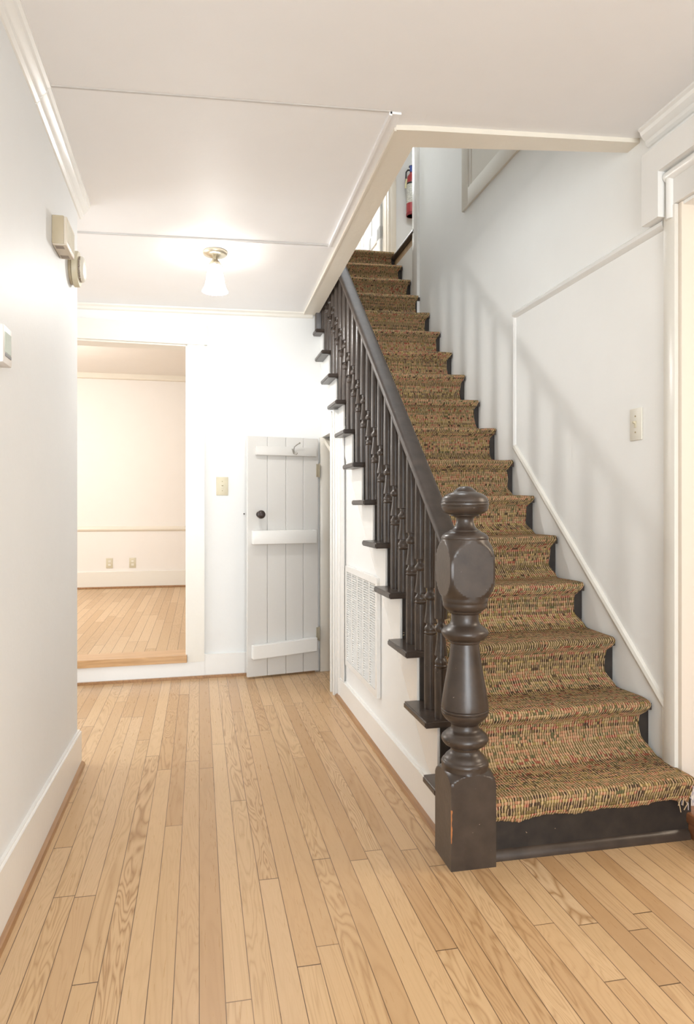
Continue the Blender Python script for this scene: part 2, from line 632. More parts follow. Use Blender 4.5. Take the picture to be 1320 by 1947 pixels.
# stringer board: raised face below the steps with a sloping lower edge
b = B()
for k in range(1, 13):
    ya, yb_ = ny(k) + 0.028, min(ny(k + 1) + 0.028, YB(XS))
    if k == 1:
        ya = ny(1) + 0.14
    zt = RISE * k - 0.024

    def low(y):
        return max(RISE * (y - Y0) / RUN - 0.31, 0.14)
    ym = [ya, (ya + yb_) / 2, yb_]
    for y1, y2 in zip(ym[:-1], ym[1:]):
        if low(y1) < zt:
            prism(b, [(y1, low(y1)), (y2, low(y2)), (y2, zt), (y1, zt)], 'x', XS - 0.008, XS + 0.001)
struct('trim_3', b, M['white_trim'])

# cupboard interior
b = B()
hexa(b, [(XS + 0.05, 4.60, 0), (1.55, 4.60, 0), (1.55, 4.63, 0), (XS + 0.05, 4.63, 0)],
     [(XS + 0.05, 4.60, 1.9), (1.55, 4.60, 1.9), (1.55, 4.63, 1.9), (XS + 0.05, 4.63, 1.9)])
for i in range(4):
    box(b, XS + 0.0 + 0.06 * i, XS + 0.056 + 0.06 * i, 4.592, 4.602, 0, 1.9, 0.002, 1)
box(b, 1.45, 1.48, 3.95, 4.6, 0, 1.35)
struct('wall_cupboard', b, M['door_paint'])
b = B()
hexa(b, [(XS + 0.012, 3.95, 1.30), (1.45, 3.95, 1.30), (1.45, 4.64, 1.555), (XS + 0.012, 4.64, 1.555)],
     [(XS + 0.012, 3.95, 1.33), (1.45, 3.95, 1.33), (1.45, 4.64, 1.585), (XS + 0.012, 4.64, 1.585)])
struct('ceiling_cupboard', b, M['beam'])

# cupboard opening: near casing with beads, hinge jamb, head
b = B()
box(b, XS - 0.030, XS + 0.05, 3.955, 4.055, 0, 1.66, 0.004)
box(b, XS - 0.042, XS - 0.029, 4.028, 4.055, 0, 1.66, 0.004)
box(b, XS - 0.040, XS - 0.029, 3.955, 3.980, 0, 1.66, 0.004)
box(b, XS - 0.018, XS + 0.001, 3.90, 3.955, 0, 1.62, 0.004)
box(b, XS - 0.012, XS + 0.001, 3.80, 3.90, 0.12, 1.55, 0.003)
box(b, XS - 0.016, XS - 0.010, 3.78, 3.81, 0.12, 1.52, 0.003)
struct('trim_4', b, M['white_trim'], 40)
b = B()
box(b, XS - 0.014, XS + 0.05, 4.548, 4.578, 0, CTOP, 0.002)
struct('trim_5', b, M['trim'], 40)

# ------------------------------------------------------------------ far room
b = B()
box(b, -4.0, 1.5, 4.69, 8.42, 0.10, 0.15)
struct('floor_far_room', b, M['far_floor'])
b = B()
box(b, -4.0, 1.5, 8.40, 8.5, 0.1, 2.7)
box(b, -4.1, -4.0, 4.6, 8.5, 0.1, 2.7)
box(b, 1.5, 1.55, 4.7, 8.5, 0.1, 1.6)
box(b, 0.70, 0.76, 4.7, 8.5, 0.1, 2.7)
struct('wall_far_room', b, M['far_wall'])
b = B()
box(b, -4.0, 0.76, 4.66, 8.5, 2.62, 2.7)
struct('ceiling_far_room', b, M['far_wall'])
b = B()
box(b, -4.0, 0.72, 8.38, 8.41, 0.15, 0.345, 0.004)
struct('baseboard_far_room', b, M['trim'])
b = B()
box(b, -4.0, 0.72, 8.365, 8.39, 0.15, 0.172, 0.004)
struct('trim_6', b, M['shoe'])
b = B()
sweep(b, [(0, -0.03), (-0.016, -0.022), (-0.024, 0), (-0.016, 0.022), (0, 0.03)], (-4.0, 8.401, 0.835), (0.72, 8.401, 0.835), (0, 1, 0))
struct('trim_7', b, M['beam'], 50)
b = B()
box(b, -4.0, 0.72, 8.34, 8.41, 2.56, 2.63, 0.01)
struct('trim_8', b, M['beam'])

# doorway: riser below, oak nosing, casings, head
b = B()


def onback(b, xa, xb, za, zb, proud, back=0.0, bev=0.003):
    """a board on the back wall face"""
    bm2 = b
    pa = [(xa, YB(xa) - proud), (xb, YB(xb) - proud), (xb, YB(xb) + back), (xa, YB(xa) + back)]
    hexa(bm2, [(x, y, za) for x, y in pa], [(x, y, zb) for x, y in pa])


onback(b, TH1, 0.032, 0.0, 0.106, 0.018, 0.10)
struct('trim_9', b, M['white_trim'])
b = B()
onback(b, TH1, TH0 - 0.002, 0.106, 0.152, 0.030, 0.16)
struct('trim_10', b, M['nosing'])
b = B()
onback(b, TH0, 0.032, 0.106, 2.130, 0.020, 0.001)
onback(b, TH0 - 0.010, TH0, 0.15, 2.130, 0.004, 0.14)
struct('trim_11', b, M['trim'])
b = B()
onback(b, TH1, 0.050, 2.130, 2.252, 0.024, 0.001)
onback(b, TH1, TH0, 2.118, 2.132, 0.004, 0.14)
onback(b, TH1, 0.034, 2.127, 2.140, 0.030, 0.001)
struct('trim_12', b, M['trim'])
# baseboard, shoe and crown of the back wall
b = B()
onback(b, 0.032, XS - 0.02, 0.0, 0.150, 0.016, 0.001)
struct('baseboard_back', b, M['white_trim'])
b = B()
onback(b, TH1, 0.032, 0.0, 0.018, 0.034, 0.001)
onback(b, 0.032, XS - 0.05, 0.0, 0.018, 0.032, 0.001)
struct('trim_13', b, M['shoe'])
b = B()
pr_ = [(0.0, 0.004), (-0.030, 0.004), (-0.028, -0.008), (-0.016, -0.018), (-0.012, -0.030), (-0.004, -0.036), (0.0, -0.036)]
sweep(b, pr_, (-2.2, YB(-2.2), zc_back(-2.2, 4.5) - 0.005), (XT, YB(XT), zc_back(XT, 4.5) - 0.005), (0, 1, 0))
struct('trim_14', b, M['trim'], 30)

# ------------------------------------------------------------------ left wall trims
b = B()
hexa(b, [(XL - 0.001, -3, 0), (XL + 0.016, -3, 0), (XL + 0.016, YLE + 0.012, 0), (XL - 0.001, YLE + 0.012, 0)],
     [(XL - 0.001, -3, 0.33), (XL + 0.016, -3, 0.33), (XL + 0.016, YLE + 0.012, 0.150), (XL - 0.001, YLE + 0.012, 0.150)])
bmesh.ops.bevel(b, geom=[e for e in b.edges if all(v.co.z > 0.1 and v.co.x > XL for v in e.verts)], offset=0.007, segments=3, affect='EDGES')
struct('baseboard_left', b, M['white_trim'], 40)
b = B()
sweep(b, [(0, 0), (0.016, 0), (0.012, 0.012), (0, 0.018)], (XL + 0.0155, -3, 0), (XL + 0.0155, YLE + 0.012, 0), (1, 0, 0))
struct('trim_15', b, M['shoe'], 40)
CROWN = [(0.0, 0.004), (0.046, 0.004), (0.046, -0.008), (0.038, -0.014), (0.034, -0.026), (0.022, -0.038), (0.016, -0.042), (0.014, -0.054), (0.006, -0.062), (0.0, -0.064)]
b = B()
sweep(b, CROWN, (XL, -3.0, zc_front(XL)), (XL, RID(XL) - 0.01, zc_front(XL)), (1, 0, 0))
sweep(b, CROWN, (XL, RID(XL) - 0.01, zc_front(XL) - 0.002), (XL, 3.17, zc_back(XL, 3.17) - 0.001), (1, 0, 0))
struct('trim_16', b, M['white_trim'], 25)

# ------------------------------------------------------------------ right wall trims
b = B()
sweep(b, [(-a, z) for a, z in CROWN], (XR, -3.0, zc_front(XR)), (XR, RID(XR) - 0.004, zc_front(XR)), (1, 0, 0))
struct('trim_17', b, M['white_trim'], 25)
# panel moulding: top rail, upright, raking moulding, foot
rail_p = [(0.001, -0.018), (-0.010, -0.016), (-0.020, -0.006), (-0.020, 0.006), (-0.010, 0.016), (0.001, 0.018)]
b = B()
sweep(b, rail_p, (XR, 2.145, 2.088), (XR, 3.33, 2.088), (1, 0, 0))
struct('trim_18', b, M['white_trim'], 40)
b = B()
up_p = [(0.001, -0.010), (-0.008, -0.008), (-0.014, 0.0), (-0.008, 0.008), (0.001, 0.010)]
sweep(b, up_p, (XR, 3.33, 1.40), (XR, 3.33, 2.09), (1, 0, 0), (0, 1, 0))
struct('trim_19', b, M['white_trim'], 40)
b = B()
dv = Vector((0, 3.33 - 2.125, 1.405 - 0.385)).normalized()
upv = Vector((0, -dv.z, dv.y))
sweep(b, [(0.001, -0.017), (-0.010, -0.014), (-0.016, 0.0), (-0.012, 0.012), (0.001, 0.016)], (XR, 2.125, 0.385), (XR, 3.33, 1.405), (1, 0, 0), upv)
box(b, XR - 0.014, XR + 0.001, 2.125, 2.150, 0.17, 0.40, 0.003)
struct('trim_20', b, M['trim'], 40)
# door casing of the side room, its projecting head, jamb and sill
b = B()
box(b, XR - 0.020, XR + 0.001, YC, 2.135, 0.0, 2.13, 0.004)
struct('trim_21', b, M['trim'], 40)
b = B()
box(b, XR - 0.006, XR + 0.36, YC - 0.018, YC + 0.002, 0.0, 2.13, 0.002)
struct('trim_22', b, M['jamb'], 40)
b = B()
prism(b, [(2.213, 2.10), (2.213, 2.352), (0.9, 2.352), (0.9, 2.257), (2.122, 2.257), (2.122, 2.10)], 'x', XR - 0.050, XR + 0.001)
struct('trim_23', b, M['white_trim'])
b = B()
box(b, XR - 0.018, XR + 0.001, 0.95, 2.122, 2.13, 2.262, 0.003)
tube(b, [(XR - 0.016, 0.95, 2.235), (XR - 0.016, 2.118, 2.235)], 0.019, 12)
tube(b, [(XR - 0.016, 2.100, 2.235), (XR - 0.016, 2.100, 2.085)], 0.016, 12)
struct('trim_24', b, M['white_trim'], 40)
b = B()
box(b, XR - 0.012, XR + 0.5, 0.9, YC - 0.012, 0.0, 0.048, 0.004)
box(b, XR - 0.020, XR + 0.5, 0.9, YC - 0.004, 0.048, 0.084, 0.008)
struct('trim_25', b, M['sill'], 40)
# side room shell
b = B()
box(b, XR + 0.2, 4.2, -1.5, 2.6, 0.0, 0.05)
struct('floor_side_room', b, M['far_floor'])
b = B()
box(b, XR + 0.2, 4.2, YC + 0.18, YC + 0.28, 0.0, 2.6)
box(b, 4.2, 4.3, -1.5, 2.6, 0.0, 2.6)
box(b, XR + 0.2, 4.2, -1.6, -1.5, 0.0, 2.6)
struct('wall_side_room', b, M['far_wall'])
b = B()
box(b, XR + 0.19, 4.3, -1.6, 2.6, 2.55, 2.62)
struct('ceiling_side_room', b, M['far_wall'])

# ------------------------------------------------------------------ stair-side baseboard and shoe
b = B()
prism(b, [(2.10, 0), (3.95, 0), (3.95, 0.122), (2.10, 0.140)], 'x', XS - 0.016, XS + 0.001)
bmesh.ops.bevel(b, geom=[e for e in b.edges if all(v.co.z > 0.1 and v.co.x < XS - 0.01 for v in e.verts)], offset=0.006, segments=2, affect='EDGES')
struct('baseboard_stairside', b, M['white_trim'], 40)
b = B()
sweep(b, [(0, 0), (-0.018, 0), (-0.014, 0.012), (0, 0.018)], (XS - 0.0155, 2.11, 0), (XS - 0.0155, 3.94, 0), (1, 0, 0))
struct('trim_26', b, M['shoe'], 40)

# ------------------------------------------------------------------ stairwell opening: flat trim boards under the ceiling
WN = lambda x: 2.465 - 0.115 * (x - 0.77)    # near edge of the opening
b = B()
# bead board beside the opening, nearer part of the ceiling
def along(b, xa, xb, ya, yb_, th):
    p = [(xa, ya), (xb, ya), (xb, yb_), (xa, yb_)]
    hexa(b, [(x, y, zc_back(x, y) - th) for x, y in p], [(x, y, zc_back(x, y) + 0.02) for x, y in p])
along(b, 0.640, 0.679, RID(0.65), 3.45, 0.008)
along(b, 0.636, 0.646, RID(0.65), 3.45, 0.014)
struct('trim_27', b, M['ceiling'])
b = B()
p = [(0.680, WN(0.680) - 0.110), (0.775, WN(0.775) - 0.110), (0.775, 4.60), (0.680, 4.60)]
hexa(b, [(x, y, zc_back(x, y) - 0.018) for x, y in p], [(x, y, zc_back(x, y) + 0.02) for x, y in p])
along(b, 0.676, 0.684, WN(0.68) - 0.108, 4.60, 0.021)
struct('trim_28', b, M['beam'])
b = B()
p = [(0.775, WN(0.775) - 0.110), (XR, WN(XR) - 0.075), (XR, WN(XR)), (0.775, WN(0.775))]
hexa(b, [(x, y, zc_back(x, y) - 0.018 if x < 1 else zc_front(x) - 0.016) for x, y in p], [(x, y, zc_front(x) + 0.12) for x, y in p])
struct('trim_29', b, M['beam'])
# corner bead where the upper wall ends
b = B()
box(b, XR - 0.020, XR + 0.005, 4.93, 5.05, 2.47, 5.55, 0.005)
struct('trim_30', b, M['white_trim'], 40)
# casing of an upstairs opening on the stairwell wall
b = B()
box(b, XR - 0.014, XR + 0.001, 3.95, 4.05, 2.915, 4.9, 0.002)
box(b, XR - 0.014, XR + 0.001, 2.6, 3.95, 2.915, 3.022, 0.002)
box(b, XR - 0.006, XR + 0.001, 2.6, 3.955, 3.02, 4.9)
box(b, XR - 0.010, XR - 0.004, 3.905, 3.925, 3.02, 4.9, 0.001)
struct('window_1', b, M['matte_trim'], 40)

# upper storey shell
b = B()
hexa(b, [(0.70, 2.36, 2.62), (0.77, 2.36, 2.62), (0.77, 7.0, 2.62), (0.70, 7.0, 2.62)],
     [(0.70, 2.36, 5.6), (0.77, 2.36, 5.6), (0.77, 7.0, 5.6), (0.70, 7.0, 5.6)])
box(b, 0.70, 0.795, 4.74, 7.0, 1.9, 2.64)
struct('wall_upper_left', b, M['wall'])
b = B()
box(b, 0.70, XR + 0.2, 2.20, 2.30, 2.62, 5.6)
box(b, XR + 0.2, 2.95, 4.9, 5.0, 2.95, 5.6)
box(b, 2.85, 2.95, 5.0, 7.1, 2.95, 5.6)
struct('wall_upper_hall', b, M['wall'])
b = B()
UX0, UX1, UY = 1.10, 1.95, 7.0
box(b, 0.7, UX0, UY, UY + 0.22, 3.0, 5.6)
box(b, UX1, 2.95, UY, UY + 0.22, 3.0, 5.6)
box(b, UX0, UX1, UY, UY + 0.22, 5.25, 5.6)
struct('wall_upper_back', b, M['wall'])
b = B()
box(b, 0.7, 2.95, 2.2, 9.7, 5.55, 5.65)
struct('ceiling_upper', b, M['ceiling'])
b = B()
box(b, 0.77, 2.95, 5.66, 9.7, 3.08, 3.19)
box(b, XR + 0.005, 2.95, 5.00, 5.66, 3.10, 3.19)
struct('floor_upper', b, M['far_floor'])
b = B()
tube(b, [(XR - 0.004, 5.02, 3.178), (XR - 0.004, 5.68, 3.172)], 0.022, 10)
struct('trim_31', b, M['dark'], 40)
b = B()
box(b, 0.7, 2.95, 9.6, 9.7, 3.0, 5.6)
box(b, 0.6, 0.7, 7.0, 9.7, 3.0, 5.6)
box(b, 2.9, 3.0, 7.0, 9.7, 3.0, 5.6)
struct('wall_upper_room', b, M['wall'])
b = B()
box(b, UX1, UX1 + 0.062, UY - 0.020, UY + 0.001, 3.19, 5.30, 0.003)
box(b, UX1 - 0.020, UX1 + 0.001, UY - 0.004, UY + 0.22, 3.19, 5.26, 0.002)
box(b, UX1 - 0.030, UX1 - 0.019, UY + 0.05, UY + 0.09, 3.19, 5.26, 0.002)
struct('trim_32', b, M['beam'], 40)
b = B()
box(b, 2.19, 2.25, 9.57, 9.60, 3.19, 5.5, 0.003)
struct('trim_33', b, M['trim'])

# upstairs panel door standing open in the bright room
d = thing('panel_door', 'white panelled door standing open at the top of the stairs', 'door', (1.925, 7.24, 3.20), math.radians(92))
b = B()
box(b, 0.0, 0.78, 0.0, 0.012, 0, 2.0)
for (xa, xb) in ((0.0, 0.11), (0.335, 0.445), (0.67, 0.78)):
    box(b, xa, xb, -0.012, 0.024, 0, 2.0, 0.003)
for (za, zb) in ((0, 0.2), (0.78, 0.92), (1.55, 1.65), (1.88, 2.0)):
    box(b, 0.0, 0.78, -0.012, 0.024, za, zb, 0.003)
obj('door_leaf', b, M['wall'], d, 40)
b = B()
box(b, -0.006, 0.012, -0.022, -0.010, 1.60, 1.70, 0.002)
obj('hinge', b, M['brass'], d)
b = B()
tube(b, [(0.70, 0.024, 1.16), (0.70, 0.060, 1.16)], 0.010, 10)
ball(b, (0.70, 0.075, 1.16), 0.028)
obj('knob', b, M['iron'], d, 50)

# ------------------------------------------------------------------ staircase
st = thing('staircase', 'straight staircase with dark treads and risers climbing along the right wall', 'staircase', (0, 0, 0))
for k in range(1, 17):
    xa = XT if ny(k) < 4.5 else XS + 0.002
    th = 0.024
    b = B()
    ya, yb_ = ny(k), ny(k) + RUN + 0.031
    if ny(k) < 4.5 and yb_ > YB(xa):
        yb_ = YB(xa) - 0.003
    pts = [(xa, ya), (XR - 0.002, ya), (XR - 0.002, yb_), (xa, yb_)]
    hexa(b, [(x, y, tz(k, x) - th) for x, y in pts], [(x, y, tz(k, x)) for x, y in pts])
    if k == 1:
        b.free()
        b = B()
        pts = [(0.887, ya), (XR - 0.002, ya), (XR - 0.002, yb_), (xa, yb_), (xa, 2.1205), (0.887, 2.1205)]
        hexa(b, [(x, y, tz(k, x) - th) for x, y in pts], [(x, y, tz(k, x)) for x, y in pts])
    es = [e for e in b.edges if all(abs(v.co.y - ya) < 1e-5 for v in e.verts) or all(abs(v.co.x - xa) < 1e-5 for v in e.verts)]
    bmesh.ops.bevel(b, geom=es, offset=0.005, segments=3, affect='EDGES')
    obj('tread', b, M['dark'], st, 35)
for k in range(1, 18):
    b = B()
    y = ny(k) + 0.024
    x0 = XS + 0.002 if k > 1 else 0.886
    top = lambda x: tz(k, x) - 0.0245
    bot = lambda x: tz(k - 1, x) + 0.0005 if k > 1 else 0.0
    pts = [(x0, y), (XR - 0.002, y), (XR - 0.002, y + 0.018), (x0, y + 0.018)]
    hexa(b, [(x, yy, bot(x)) for x, yy in pts], [(x, yy, top(x)) for x, yy in pts])
    if k == 17:
        pass
    obj('riser', b, M['riser'], st)
b = B()
sweep(b, [(0, 0), (-0.020, 0), (-0.020, 0.014), (-0.010, 0.028), (0, 0.032)], (0.888, ny(1) + 0.0275, 0), (XR - 0.015, ny(1) + 0.0275, 0), (0, 1, 0))
obj('shoe_moulding', b, M['dark'], st, 40)

# ------------------------------------------------------------------ woven stair runner
CX0, CX1 = 0.888, 1.571
prof = []
TH = 0.012


def arc(cy, cz, r, a0, a1, n):
    return [(cy + r * math.cos(math.radians(a0 + (a1 - a0) * i / n)), cz + r * math.sin(math.radians(a0 + (a1 - a0) * i / n))) for i in range(n + 1)]


for k in range(1, 18):
    yk, zk = ny(k), RISE * k
    if k == 1:
        prof += [(yk - 0.004, zk - 0.060), (yk - 0.014, zk - 0.045)]
    r = 0.020
    cy, cz = yk + r - TH, zk + TH - r
    if k > 1:
        w = max(0.25, 1.0 - (k - 1) * 0.10)        # the lower steps hang loose in a soft curve
        yr = yk + 0.028 - TH * 0.6
        zb = RISE * (k - 1) + TH
        f = 0.012 + 0.055 * w
        fh, fv = 0.014 + 0.062 * w, 0.014 + 0.088 * w
        for i in range(9):
            a = math.radians(-90 + 90 * i / 8)
            prof.append((yr - fh + fh * math.cos(a), zb + fv + fv * math.sin(a)))
        prof += [(yr - 0.001, zb + fv + (zk - 0.045 - zb - fv) * 0.5), (yr - 0.004, zk - 0.042), (yk - TH * 0.2, zk - 0.026)]
    prof += arc(cy, cz, r, 190, 90, 6)
    if k < 17:
        prof += [(yk + 0.06, zk + TH + 0.0005)]
    else:
        prof += [(yk + 0.5, zk + TH), (yk + 0.9, zk + TH)]
rn = random.Random(3)
b = B()
uvl = b.loops.layers.uv.new('UVMap')
NX = 60
ln = [0.0]
for i in range(1, len(prof)):
    ln.append(ln[-1] + math.hypot(prof[i][0] - prof[i - 1][0], prof[i][1] - prof[i - 1][1]))
grid = []
ph = [rn.uniform(0, 6) for _ in range(8)]
for i, (y, z) in enumerate(prof):
    row = []
    edge = 0.004 * math.sin(ln[i] * 23 + 1) + 0.002 * math.sin(ln[i] * 61)
    kk = max(1, min(17, round((z - TH + 0.02) / RISE)))
    ww = max(0.0, 1.0 - kk / 8.0)
    edge += 0.018 - (0.022 + 0.010 * ww) * min(1.0, max(0.0, (abs(z - RISE * kk - TH) - 0.012) / 0.04))
    for j in range(NX + 1):
        s = j / NX
        x = CX0 + (CX1 - CX0 + edge) * s
        dz = 0.0014 * math.sin(17 * x + 3.1 * ln[i] + ph[0]) + 0.0009 * math.sin(43 * x - 9 * ln[i])
        if i == 0:
            dz += 0.005 * math.sin(31 * x) + rn.uniform(-0.003, 0.003)
        row.append(b.verts.new((x, y - abs(dz) * 0.5, z + TILT * (x - XT) + dz)))
    grid.append(row)
for i in range(len(prof) - 1):
    for j in range(NX):
        f = b.faces.new((grid[i][j], grid[i][j + 1], grid[i + 1][j + 1], grid[i + 1][j]))
        for lp, (ii, jj) in zip(f.loops, ((i, j), (i, j + 1), (i + 1, j + 1), (i + 1, j))):
            lp[uvl].uv = ((CX1 - CX0) * jj / NX, ln[ii])
bmesh.ops.recalc_face_normals(b, faces=b.faces[:])
# give the weave its thickness
me_bm = b
geom = bmesh.ops.solidify(b, geom=b.faces[:], thickness=0.007)
runner = thing('stair_runner', 'woven tan, olive and red carpet runner covering the stairs, frayed at its end', 'carpet')
obj('weave', b, M['carpet'], runner, 60)
b = B()
b2 = B()
for q in range(16):
    x = CX1 - 0.045 + rn.uniform(0, 0.055)
    y, z = ny(1) - 0.012 + rn.uniform(0, 0.02), RISE + TILT * (x - XT) + rn.uniform(-0.06, 0.004)
    L = rn.uniform(0.02, 0.05)
    p3 = [(x, y, z), (x + rn.uniform(0, 0.008), y - 0.007, z - L * 0.4), (min(x + rn.uniform(-0.006, 0.012), 1.585), y - 0.004, z - L)]
    tube(b if q % 2 else b2, p3, 0.0016, 5)
o = obj('loose_thread', b, M['thread'], runner, 60)
o['kind'] = 'stuff'
o = obj('loose_thread', b2, M['thread2'], runner, 60)
o['kind'] = 'stuff'

# ------------------------------------------------------------------ railing: newel, handrail, balusters
rail = thing('stair_railing', 'dark brown stair railing with turned newel post, handrail and balusters', 'railing')
NXc, NYc, HB = 0.8125, 2.0465, 0.0725


def spline(pts, n=4):
    """smooth a profile given as (r, z); repeat a point to keep a corner"""
    out = []
    P = [Vector((r, z)) for r, z in pts]
    for i in range(len(P) - 1):
        p0 = P[max(i - 1, 0)]
        p1, p2 = P[i], P[i + 1]
        p3 = P[min(i + 2, len(P) - 1)]
        if (p1 - p2).length < 1e-6:
            continue
        for k in range(n):
            t = k / n
            q = 0.5 * ((2 * p1) + (p2 - p0) * t + (2 * p0 - 5 * p1 + 4 * p2 - p3) * t * t + (3 * p1 - p0 - 3 * p2 + p3) * t ** 3)
            out.append((max(q.x, 0.0005), q.y))
    out.append((P[-1].x, P[-1].y))
    return out


b = B()
base = [(0.1030, 0.0), (0.1030, 0.120), (0.1030, 0.245)]
dome = [(math.sqrt(HB ** 2 + (HB * 1.0) ** 2 * (1 - (i / 12.0) ** 2)), 0.250 + 0.034 * i / 12.0) for i in range(12)] + [(0.0727, 0.2843), (0.0725, 0.290)]
turn1 = spline([(0.0725, 0.296), (0.0725, 0.296), (0.0735, 0.302), (0.071, 0.308), (0.071, 0.308), (0.066, 0.312), (0.066, 0.312), (0.060, 0.322), (0.048, 0.333), (0.043, 0.342), (0.043, 0.342),
                (0.045, 0.350), (0.045, 0.350), (0.062, 0.358), (0.0725, 0.372), (0.071, 0.384), (0.060, 0.394), (0.060, 0.394), (0.056, 0.398), (0.045, 0.406), (0.0425, 0.420), (0.0425, 0.420),
                (0.048, 0.427), (0.048, 0.427), (0.060, 0.436), (0.071, 0.450), (0.0735, 0.459), (0.0735, 0.459), (0.0712, 0.4605), (0.0735, 0.463), (0.0735, 0.467), (0.0712, 0.469), (0.0735, 0.472), (0.0735, 0.472),
                (0.0715, 0.492), (0.065, 0.535), (0.057, 0.580), (0.0495, 0.625), (0.0435, 0.672), (0.0435, 0.672),
                (0.047, 0.675), (0.048, 0.681), (0.048, 0.681), (0.062, 0.688), (0.0725, 0.702), (0.071, 0.713), (0.061, 0.722), (0.061, 0.722), (0.057, 0.725), (0.047, 0.733), (0.0425, 0.748), (0.0425, 0.764), (0.0425, 0.764),
                (0.050, 0.768), (0.052, 0.773), (0.052, 0.773), (0.060, 0.778), (0.068, 0.788), (0.069, 0.800), (0.069, 0.800), (0.0715, 0.806), (0.0725, 0.816)], 3)
body = []
for i in range(1, 30):
    f = i / 30.0
    z = 0.818 + (0.990 - 0.818) * f
    body.append((math.sqrt(HB ** 2 + 0.0690 ** 2 * max(0.02, 1 - abs(2 * f - 1) ** 2.5)), z))
turn2 = spline([(0.0735, 0.991), (0.072, 0.996), (0.072, 0.996), (0.0735, 1.000), (0.070, 1.008), (0.060, 1.016), (0.060, 1.016), (0.049, 1.021), (0.047, 1.024), (0.047, 1.024), (0.036, 1.031), (0.028, 1.045), (0.0265, 1.058), (0.031, 1.066), (0.031, 1.066),
                (0.043, 1.069), (0.043, 1.073), (0.043, 1.073), (0.056, 1.076), (0.069, 1.086), (0.0735, 1.098), (0.0735, 1.098), (0.0722, 1.0995), (0.074, 1.102), (0.074, 1.109), (0.0722, 1.111), (0.0735, 1.113), (0.0735, 1.113),
                (0.069, 1.126), (0.056, 1.137), (0.039, 1.143), (0.039, 1.143), (0.036, 1.145), (0.036, 1.145), (0.030, 1.151), (0.018, 1.159), (0.006, 1.1615), (0.001, 1.162)], 3)
cut = next(i for i, (r, z) in enumerate(turn2) if z >= 1.058)
lathe(b, base + dome + [(r, z) for r, z in turn1] + body + turn2[:cut + 1], 96, (0, 0, 0), HB)
nw = obj('newel_post', b, M['newel'], rail, 32)
me = nw.data
flat = [(abs(p.normal.x) > 0.9996 or abs(p.normal.y) > 0.9996) and abs(max(abs(p.center.x), abs(p.center.y)) - HB) < 1e-4 for p in me.polygons]
use = {}
for p in me.polygons:
    for e in p.edge_keys:
        use.setdefault(e, []).append(flat[p.index])
at = me.attributes.get('sharp_edge') or me.attributes.new('sharp_edge', 'BOOLEAN', 'EDGE')
for e in me.edges:
    q = use.get(tuple(sorted(e.vertices)), [])
    if len(q) == 2 and q[0] != q[1]:
        at.data[e.index].value = True
nw.location = (NXc, NYc, 0)
b = B()
lathe(b, turn2[cut:], 64)
obj('finial', b, M['dark'], nw, 32)

RTOP = lambda y: 0.962 + (RISE / RUN) * (y - 2.12)
XB = 0.808
b = B()
sl = Vector((0, RUN, RISE)).normalized()
upn = Vector((0, -sl.z, sl.y))
rp = []
W, H = 0.035, 0.040
for a in range(0, 181, 15):
    ca, sa = math.cos(math.radians(a)), math.sin(math.radians(a))
    rp.append((W * (abs(ca) ** 0.6) * (1 if ca >= 0 else -1), -0.016 + 0.016 * sa ** 0.7))
rp += [(-W, -0.022), (-0.026, -0.030), (-0.024, -H), (0.024, -H), (0.026, -0.030), (W, -0.022)]
y1 = 2.108
y2 = 5.35
sweep(b, rp, (XB, y1, RTOP(y1)), (XB, y2, RTOP(y2)), (1, 0, 0), upn)
obj('handrail', b, M['rail'], rail, 35)


def baluster(x, y, zb, zt):
    q = RTOP(y)
    c1, c2, c3, c4, c5 = q - 0.518, q - 0.483, q - 0.402, q - 0.373, q - 0.358
    R = 0.0222
    pr = [(R * 0.98, zb), (R, zb + 0.03)]
    pr += [(R, c1 - 0.008), (R * 0.90, c1 - 0.006), (R * 1.0, c1 - 0.003), (R * 1.02, c1), (R * 0.90, c1 + 0.003), (R * 0.88, c1 + 0.006)]
    pr += [(R * 0.97, c1 + 0.010), (R * 0.95, c1 + 0.017), (R * 0.72, c1 + 0.024), (R * 0.60, c1 + 0.030), (R * 0.62, c2 - 0.001)]
    pr += [(R * 1.0, c2), (R * 0.98, c2 + 0.006), (R * 0.82, c2 + 0.03), (R * 0.68, c2 + 0.055), (R * 0.60, c3 - 0.001)]
    pr += [(R * 0.82, c3), (R * 0.98, c3 + 0.006), (R * 1.0, c3 + 0.013), (R * 0.85, c3 + 0.020), (R * 0.60, c4 - 0.004), (R * 0.52, c4 + 0.003), (R * 0.62, c5 - 0.001)]
    pr += [(R * 0.98, c5), (R, c5 + 0.005), (R * 0.98, (c5 + zt) / 2), (R * 0.9, zt)]
    bb = B()
    lathe(bb, [(r, z - zb) for r, z in pr], 16)
    o = obj('baluster', bb, M['dark'], rail, 40)
    o.location = (x, y, zb)


for k in range(2, 13):
    for off in (0.035, 0.147):
        y = ny(k) + off
        if y > 4.50:
            continue
        baluster(XB, y, tz(k, XB), RTOP(y) - 0.038 / sl.y)
# half post at the back wall, widened into a dark panel for the stairs' shade
b = B()
box(b, 0.752, 0.86, 4.515, 4.565, 2.262, 2.66, 0.004)
obj('wall_post_shade_panel', b, M['dark'], rail, 40)

